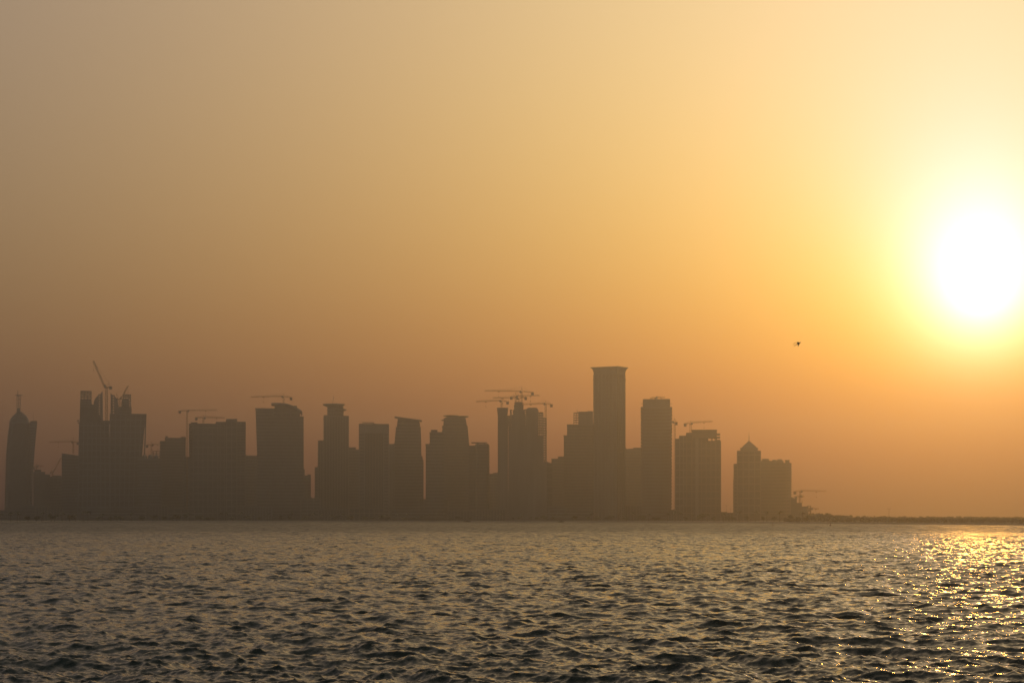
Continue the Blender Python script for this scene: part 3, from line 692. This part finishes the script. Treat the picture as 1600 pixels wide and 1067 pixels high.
# tallest tower
b = Bld('tallest_tower', 'tallest tower of the skyline, square with a flared cornice', 'tower', 952, 2140, G_T)
a = 28
body = b.corner(928.2, 963.5, 976.3, 0, a)
b.block([(0, body), (b.lz(583.5), body)], body='brown', trim='stone', pitch=0, piers=5.2, pier_w=1.5, parapet=0, name='tower_shaft', pier_mat='stone')
mb = MB(); z = 6.0
while z < b.lz(590): mb.prism(offset(body, .22), z, z + 1.2); z += 3.9
tag(mb.build('floor_band', M['stone'], b.root), kind='stuff')
for py in (700, 592.5): mb = MB(); mb.prism(offset(body, 1.0), b.lz(py), b.lz(py - 1.6)); mb.build('string_course', M['stone'], b.root)
mb = MB(); secs = []
for py, o in ((584, .4), (580, .5), (577, 1.0), (575, 1.8), (573.6, 2.6)): secs.append([(x, y, b.lz(py)) for x, y in offset(body, o)])
mb.loft(secs); mb.build('flared_cornice', M['stone'], b.root)
mb = MB(); q = offset(body, 3.1); mb.prism(q, b.lz(573.55), b.lz(572.4)); mb.build('cornice_slab', M['stone'], b.root)
for x0, x1, yt in ((977, 991, 701), ):
    b2 = simple('connector_block', 'mid rise block between the tallest tower and the balcony tower', 976, 1003, 2480, [(972, 992, 701, None, 0, 24, dict(piers=7)), (990, 1003, 699.2, None, 2, 24, dict(piers=6))], trim='brown', cat='building')

# balcony tower
b = Bld('balcony_tower', 'tall tower with saw toothed rows of balcony slabs, right of the tallest tower', 'tower', 1026, 2120, G_T)
b.box(1003.2, 1047.6, 635.5, None, 1.5, 28, body='brown', trim='concrete', pitch=0, parapet=0)
b.slabs(1001.0, 1050.3, 637, 809, 5.35, 0, 31, 1.9)
mb = MB(); p = b.rect(1047.2, 1048.6, 3, 24); mb.prism(p, 0, b.lz(636)); mb.build('side_wall', M['concrete'], b.root)
b.box(1005.3, 1046.2, 623.5, 637, 2, 26, body='concrete', trim='concrete', pitch=0, name='penthouse', piers=14)
b.solid('rail', 'metal', 1001.5, 1005, 630.2, 630.8, 6, .5); b.solid('rail', 'metal', 1046.2, 1050, 630.4, 631, 6, .5)
hammerhead('small crane lying flat just above the roof of the balcony tower', 2132, 1024, 621.6, 624, (1038.5, 620.8), (1016.5, 622.3), apex=620, w=1.2, ballast=False)
hammerhead('crane mast beside the right edge of the balcony tower, short jib', 2130, 1054.2, 660, 802, (1046.5, 658.5), (1058.5, 660.5), apex=653.5, w=2.0)

# flat slab tower with crane
b = Bld('notched_tower', 'broad tower with stepped left roof and notched right edge, carrying a crane', 'tower', 1090, 2090, G_T)
b.box(1081, 1125.8, 688.5, None, 0, 30, trim='brown', piers=9, parapet=0)
b.box(1081.2, 1119.8, 671.4, 683.2, 1, 27, body='brown', trim='brown', pitch=3.6, name='crown_block', parapet=1.0)
b.box(1081.4, 1106.5, 683, 688.7, 1.5, 24, trim='brown', pitch=0, name='open_storey_wall', parapet=0)
for x in (1110.8, 1112.3, 1116.6): b.solid('column', 'concrete', x, x + 1.2, 683, 688.7, 2, 1.2)
b.box(1118.5, 1120.2, 683, 688.7, 1.5, 20, pitch=0, name='open_storey_wall', parapet=0)
b.solid('floor_slab', 'concrete', 1081, 1121, 682.6, 683.8, .2, 28)
b.slabs(1118, 1125.4, 678, 702, 4.9, 1, 20, 1.5)
b.box(1072.8, 1082, 676, None, 1, 28, trim='brown', name='step_block', piers=5); b.box(1062, 1074, 680.5, None, 2, 27, trim='pale', name='step_block', piers=5, parapet=.8); b.box(1055.4, 1063, 685, None, 3, 26, trim='pale', name='step_block', piers=4)
b.solid('pale_strip', 'pale', 1086.5, 1091.5, 684.5, 808, -1.0, 3.0)
hammerhead('crane on the notched tower, jib tilting up to the right', 2096, 1079, 662, 676.5, (1112.8, 658), (1068.5, 662.3), apex=657.5, w=2.2)

# pyramid roof pair on the right
b = Bld('pyramid_roof_tower', 'tower with pyramid roof and thin spire near the right end of the skyline', 'tower', 1168, 2060, G_T)
b.box(1152.2, 1188.2, 704, None, 0, 27, trim='stone', piers=8); b.box(1147, 1154, 724.5, None, 2, 23, trim='stone', name='side_step', piers=4); b.box(1145.8, 1149, 749, None, 4, 18, trim='stone', name='side_step', parapet=0)
b.box(1157, 1184, 699.5, 704.2, 2, 22, trim='stone', pitch=0, name='attic_storey', body='stone', parapet=.8)
mb = MB(); secs = []
for py, l, r in ((699.8, 1158.4, 1182.6), (697, 1160, 1181.2), (693, 1164.3, 1176.6), (690, 1167.8, 1173), (688, 1169.8, 1171)):
    d = b.w(r - l) * .8; secs.append([(x, y, b.lz(py)) for x, y in b.rect(l, r, 13 - d / 2, d)])
mb.loft(secs); mb.build('pyramid_roof', M['stone'], b.root)
b.mast('spire', 1170.3, 675, 688.5, .42, 13)
mb = MB(); 
for l, r in ((1158, 1170.4), (1170.4, 1183)):
    pass
b.solid('roof_edge', 'stone', 1156.4, 1184.8, 699.2, 700.1, 1, 24)
b = Bld('scalloped_roof_block', 'broad block with bumpy roofline and ribbed right edge, right of the pyramid roof tower', 'tower', 1212, 2200, G_T)
b.box(1186, 1224, 720, None, 0, 28, trim='brown', piers=7, parapet=0); b.box(1222.5, 1235, 723, None, 1, 26, trim='brown', name='right_wing', piers=5)
for l, r, yt in ((1190, 1202, 716), (1206, 1213.5, 717.8), (1213.8, 1222.8, 717)):
    mb = MB(); p = b.oval(l, r, 2, 16, 14); mx = b.lx((l + r) / 2)
    mb.loft([[(x, y, b.lz(720.3)) for x, y in p], [(x, y, b.lz(yt + 1.2)) for x, y in p], [(mx + (x - mx) * .75, 10 + (y - 10) * .75, b.lz(yt)) for x, y in p]]); mb.build('roof_pavilion', M['stone'], b.root)
b.box(1227, 1233.4, 718.6, 723.2, 4, 12, trim='stone', body='stone', pitch=0, name='roof_house', parapet=.6)
b.slabs(1231, 1237.6, 724.5, 778, 4.0, 0.2, 18, 1.2)
b.box(1234.5, 1240, 777, None, 3, 20, trim='brown', name='low_wing', parapet=.5)
b = simple('stepped_site_building', 'low half built stepped structure at the right end of the skyline, below a crane', 1236, 1268, 2040, [(1236, 1245, 779, None, 0, 18), (1244, 1253, 785.5, None, 1, 18), (1252, 1263, 791, None, 0, 16)], trim='concrete', cat='building', parapet=.4)
b.frame(1261, 1267, 790, 806, 0, 8, pitch=4, cols=2)
hammerhead('thin crane above the low stepped site, long jib pointing right', 2050, 1250.4, 768, 800, (1290, 767.2), (1240, 767.8), apex=764.5, w=1.5, thin=.7)
hammerhead('short crane half hidden behind the low stepped site', 2060, 1249, 775.5, 800, (1256, 775), (1241.5, 775.8), apex=772.5, w=1.0, thin=.7)
hammerhead('smallest crane near the ground at the foot of the low stepped site', 2030, 1266.6, 795, 806, (1279, 795), (1261, 795.5), apex=791, w=1.1, thin=.7)

# low buildings along the corniche that close the skyline at the bottom
low = [(0, 34, 797, 2350), (30, 60, 790, 2300), (56, 98, 792, 2280), (126, 176, 794, 2240), (178, 226, 796, 2235), (228, 262, 790, 2230), (262, 304, 795, 2210), (380, 424, 792, 2215), (470, 500, 778, 2240),
       (498, 540, 796, 2190), (546, 600, 794, 2190), (612, 664, 797, 2190), (655, 700, 779.5, 2260), (700, 744, 798, 2185), (744, 790, 796, 2185), (858, 884, 792, 2180), (884, 926, 797, 2150), (976, 1004, 790, 2160), (1044, 1062, 797, 2090), (1118, 1150, 801, 2100)]
desc = ['leftmost, under the domed tower', 'below the low stepped building', 'below the sloped roof block', 'below the left half of the twin tower', 'below the right half of the twin tower', 'below the round bay building', 'at the foot of the flat topped building',
        'at the left foot of the curved roof tower', 'in the gap between the curved roof tower and the disc tower', 'at the foot of the disc tower', 'at the foot of the portal tower', 'at the foot of the slanted roof tower', 'in the narrow gap left of the double dish tower',
        'at the foot of the double dish tower', 'left of the unfinished tower foot', 'at the foot of the low stepped block', 'at the foot of the stepped scaffold tower', 'right of the tallest tower foot', 'between the balcony tower and notched tower', 'in the open gap left of the pyramid roof tower']
for i, ((x0, x1, yt, D), ds) in enumerate(zip(low, desc)):
    b = simple('low_rise_building', 'low waterfront building ' + ds, x0, x1, D, [(x0, x1, yt, None, 0, 18), (x0 + (x1 - x0) * .25, x0 + (x1 - x0) * .55, yt - 1.2, yt, 5, 8, dict(pitch=0, parapet=.3))], trim=('pale', 'concrete', 'stone', 'bluegrey')[i % 4], cat='building', group='low buildings along the waterfront', parapet=.5, piers=8)

# ------------------------------------------------------------------ street lamps on the open waterfront
def lamp(px, yt, D, label):
    root = empty('street_lamp', (px2x(px, D), D, GZ)); tag(root, label, 'street lamp', 'lamp posts on the waterfront')
    h = py2z(yt, D) - GZ
    mb = MB(); mb.bar((0, 0, 0), (0, 0, h), .16, 6); mb.build('pole', M['metal'], root)
    mb = MB(); mb.bar((-1.0, 0, h - .1), (1.0, 0, h - .1), .09, 5); mb.build('arm', M['metal'], root)
    for sx in (-1, 1):
        mb = MB(); mb.box(sx * 1.0 - .5, sx * 1.0 + .5, -.18, .18, h - .2, h + .05); mb.build('lamp_head', M['metal'], root)
lamp(1135, 789.5, 1990, 'taller lamp post in the gap left of the pyramid roof tower'); lamp(1142, 794.5, 2020, 'shorter lamp post close to the left foot of the pyramid roof tower')
lamp(1389, 794.5, 1500, 'thin pole sticking up from the low tree line at right')

# ------------------------------------------------------------------ trees
def crown_mesh(seed, w, hgt, n=240, leaf=.55):
    g = np.random.default_rng(seed); mb = MB()
    lobes = [(g.uniform(-.5, .5) * w, g.uniform(-.5, .5) * w, hgt * g.uniform(.3, .8), g.uniform(.28, .45) * w) for _ in range(6)]
    for i in range(n):
        lx, ly, lz, lr = lobes[i % 6]
        d = g.normal(size=3); d /= np.linalg.norm(d); r = lr * g.uniform(.4, 1.05) 
        c = Vector((lx + d[0] * r, ly + d[1] * r, lz + d[2] * r * .7)); a = Vector(g.normal(size=3)).normalized(); bb = a.orthogonal().normalized(); s_ = leaf * g.uniform(.6, 1.3)
        mb.add([c + a * s_, c + bb * s_ * .7, c - a * s_, c - bb * s_ * .7], [(0, 1, 2, 3)])
    return mb
def palm_mesh(seed):
    g = np.random.default_rng(seed); mb = MB()
    for i in range(18):
        q = 2 * math.pi * i / 18 + g.uniform(-.2, .2); el = g.uniform(-.1, .9); L = g.uniform(2.2, 3.0); pr = None
        for k in range(5):
            t = k / 4; r = L * t * math.cos(el * (1 - .3 * t)); z = L * (t * math.sin(el) - .55 * t * t); wv = .34 * math.sin(math.pi * min(1, .15 + t * .85)) + .03
            c = Vector((r * math.cos(q), r * math.sin(q), z)); sd = Vector((-math.sin(q), math.cos(q), -.3)) * wv
            cur = (c + sd, c - sd)
            if pr: mb.add([pr[0], pr[1], cur[1], cur[0]], [(0, 1, 2, 3)])
            pr = cur
    return mb
crowns = [crown_mesh(20 + i, w, h).mesh('crown', M['leaf']) for i, (w, h) in enumerate(((4.2, 4.0), (5.0, 3.6), (3.4, 4.6), (6.0, 3.6)))]
def trunk_mesh(h):
    mb = MB(); mb.bar((0, 0, 0), (0, 0, h * .6), .22, 6); mb.bar((0, 0, h * .5), (.9, .2, h), .12, 5); mb.bar((0, 0, h * .5), (-.7, -.4, h * .95), .12, 5); return mb.mesh('trunk', M['bark'])
trunk = trunk_mesh(3.0); pcrown = [palm_mesh(60 + i).mesh('crown', M['leaf']) for i in range(3)]
mb = MB(); mb.bar((0, 0, 0), (.15, 0, 3.5), .24, 6); mb.bar((.15, 0, 3.5), (.1, .1, 7.0), .18, 6); ptrunk = mb.mesh('trunk', M['bark'])
def tree(px, D, sc, label, group, palm=False):
    root = empty('palm_tree' if palm else 'shade_tree', (px2x(px, D), D, GZ - .05), random.uniform(0, 6.28)); tag(root, label, 'palm tree' if palm else 'tree', group)
    root.scale = (sc, sc, sc * random.uniform(.9, 1.1))
    if palm: put('trunk', ptrunk, root); put('crown', random.choice(pcrown), root, (.1, .1, 7.0))
    else: put('trunk', trunk, root); put('crown', random.choice(crowns), root, (0, 0, 1.6))
for i in range(120):
    px = 3 + i * 10.6 + random.uniform(-4, 4)
    if random.random() < .45: tree(px, shore_y(px) + random.uniform(28, 60), random.uniform(.85, 1.15), 'small waterfront palm tree among those lining the foot of the skyline', 'waterfront palm trees', True)
    else: tree(px, shore_y(px) + random.uniform(26, 70), random.uniform(.7, 1.15), 'bushy waterfront tree among those lining the foot of the skyline', 'waterfront shade trees')
for i in range(46):
    px = 1270 + i * 7.4 + random.uniform(-3, 3); d = random.uniform(1750, 2050)
    hz = (806.4 if px > 1330 else 800 + (px - 1270) * .08) - random.uniform(-1, 1.2)
    tree(px, d, max(.5, (py2z(hz, d) - GZ) / 5.6), 'bushy tree in the low tree line at right', 'trees on the low shore at right')
def scrub():
    g = np.random.default_rng(9); mb = MB()
    for i in range(16000):
        px = g.uniform(1225, 2100); d = shore_y(px) + 12 + g.uniform(0, 1) ** 1.6 * (2000 - shore_y(px))
        far = (d - 1000) / 1000
        lim = float(np.interp(px, [1225, 1262, 1275, 1300, 1330, 1420, 1600, 2100], [807, 806, 802, 803.5, 806, 806.8, 807.3, 807.3])) + .6 * math.sin(px * .19) + .5 * math.sin(px * .43 + 1) + max(0, 1 - far) * 5.0
        z1 = max(GZ + .5, py2z(lim, d)); z = GZ + (z1 - GZ) * g.uniform(0, 1) ** .7
        c = Vector((px2x(px, d), d, z)); a = Vector(g.normal(size=3)).normalized(); bb = a.orthogonal().normalized(); s_ = (.6 + .4 * far) * g.uniform(.5, 1.2)
        mb.add([c + a * s_, c + bb * s_, c - a * s_, c - bb * s_], [(0, 1, 2, 3)])
    tag(mb.build('scrub', M['scrub']), 'continuous low dry scrub along the shore at right', 'scrub', kind='stuff')
scrub()

# ------------------------------------------------------------------ boats, buoys, bird
def boat(px, py, L, label):
    D = EYE * F / (py - HY); root = empty('small_boat', (px2x(px, D), D, 0), R(8)); tag(root, label, 'boat', 'small boats by the far shore')
    mb = MB(); secs = []
    for t, w, k in ((-.5, .75, .75), (-.3, .9, .7), (.1, .9, .75), (.35, .6, .95), (.5, .08, 1.2)):
        x = t * L; secs.append([(x, -w, k), (x, -w * .6, -.25), (x, w * .6, -.25), (x, w, k)])
    mb.loft(secs); mb.build('hull', M['hull'], root)
    mb = MB(); mb.prism([(-.12 * L, -.55), (.12 * L, -.5), (.12 * L, .5), (-.12 * L, .55)], .7, 1.7); mb.build('cabin', M['hull'], root)
    mb = MB(); mb.bar((-.45 * L, 0, .3), (-.5 * L, 0, 1.2), .18, 6); mb.build('outboard_motor', M['metal'], root)
boat(730, 815.3, 6.5, 'low dark boat at the far shore below the double dish tower'); boat(877, 815.6, 5.5, 'low dark boat at the far shore below the stepped scaffold tower')
def buoy(px, py, s, label):
    D = EYE * F / (py - HY); root = empty('buoy', (px2x(px, D), D, -.1)); tag(root, label, 'buoy', 'buoys off the shore'); root.scale = (s,) * 3
    mb = MB(); c = lambda r, z: [(r * math.cos(.785 * i), r * math.sin(.785 * i), z) for i in range(8)]
    mb.loft([c(.35, -.2), c(.6, .05), c(.6, .35), c(.4, .5)]); mb.build('float', M['buoy'], root)
    mb = MB(); 
    for i in range(3): mb.bar((.35 * math.cos(2.09 * i), .35 * math.sin(2.09 * i), .45), (0, 0, 1.5), .07, 4)
    mb.build('cage', M['buoy'], root); mb = MB(); mb.loft([c(.16, 1.4), c(.2, 1.55), c(.1, 1.8)]); mb.build('top_mark', M['buoy'], root)
buoy(1207.3, 820.4, .7, 'smaller buoy on the water below the scalloped roof block'); buoy(1297.5, 821.5, 1.0, 'larger buoy on the water below the low tree line')

def bird():
    D = 230.0; u = D / F; root = empty('seabird', (px2x(1247, D), D, py2z(537, D))); tag(root, 'dark seabird in flight with bent wings, alone in the sky below the sun', 'bird')
    me = bpy.data.meshes.new('body')
    V = [(.0, 0, 0), (.13, 0, .035), (.22, -.01, .075), (.29, -.02, .085), (-.14, 0, -.02), (-.25, 0, -.035)]
    mb = MB(); rad = [(.29, .012), (.255, .035), (.21, .04), (.12, .062), (0, .066), (-.12, .045), (-.24, .02), (-.30, .006)]
    mb.loft([[(x, r * 1.0 * math.cos(.785 * k), .28 * x + r * .85 * math.sin(.785 * k)) for k in range(8)] for x, r in rad])
    # wings and tail grown from the same mesh
    def wing(pts):
        for (p, c0), (q, c1) in zip(pts, pts[1:]):
            mb.loft([[(p[0] + c0, p[1], p[2]), (p[0], p[1], p[2] + .012), (p[0] - c0, p[1], p[2]), (p[0], p[1], p[2] - .008)], [(q[0] + c1, q[1], q[2]), (q[0], q[1], q[2] + .01), (q[0] - c1, q[1], q[2]), (q[0], q[1], q[2] - .006)]])
    wing([((.06, -.03, .03), .10), ((.02, -.20, .09), .09), ((-.12, -.36, .03), .065), ((-.30, -.52, -.16), .01)])
    wing([((.06, .03, .03), .10), ((.03, .20, .10), .09), ((-.08, .36, .05), .065), ((-.33, .50, -.13), .01)])
    mb.loft([[(-.24, -.03, -.06), (-.24, .03, -.06), (-.24, .03, -.075), (-.24, -.03, -.075)], [(-.40, -.07, -.11), (-.40, .07, -.11), (-.40, .07, -.117), (-.40, -.07, -.117)]])
    o = mb.build('body', M['feather'], root)
    mb = MB(); mb.loft([[(.28, .012 * math.cos(1.57 * k), .08 + .012 * math.sin(1.57 * k)) for k in range(4)], [(.335, .003 * math.cos(1.57 * k), .086 + .003 * math.sin(1.57 * k)) for k in range(4)]]); mb.build('beak', M['hull'], root)
    root.rotation_euler = (R(15), R(-14), R(16)); root.scale = (1.35,) * 3
bird()

# ------------------------------------------------------------------ haze
mb = MB(); mb.box(-3200, 3200, -2900, 4700, -3.2, 236)
hz = mb.mesh('haze', None); hm = bpy.data.materials.new('dust_haze'); hm.use_nodes = True; t = hm.node_tree
t.nodes.remove(t.nodes['Principled BSDF'])
pv = N(t, 'ShaderNodeVolumePrincipled'); pv.inputs['Color'].default_value = (.80, .83, .89, 1); pv.inputs['Density'].default_value = HAZE_DENSITY; pv.inputs['Anisotropy'].default_value = HAZE_G
t.links.new(pv.outputs[0], t.nodes['Material Output'].inputs['Volume']); hz.materials.append(hm)
o = bpy.data.objects.new('haze', hz); link(o); tag(o, 'dusty haze over the bay', kind='stuff')
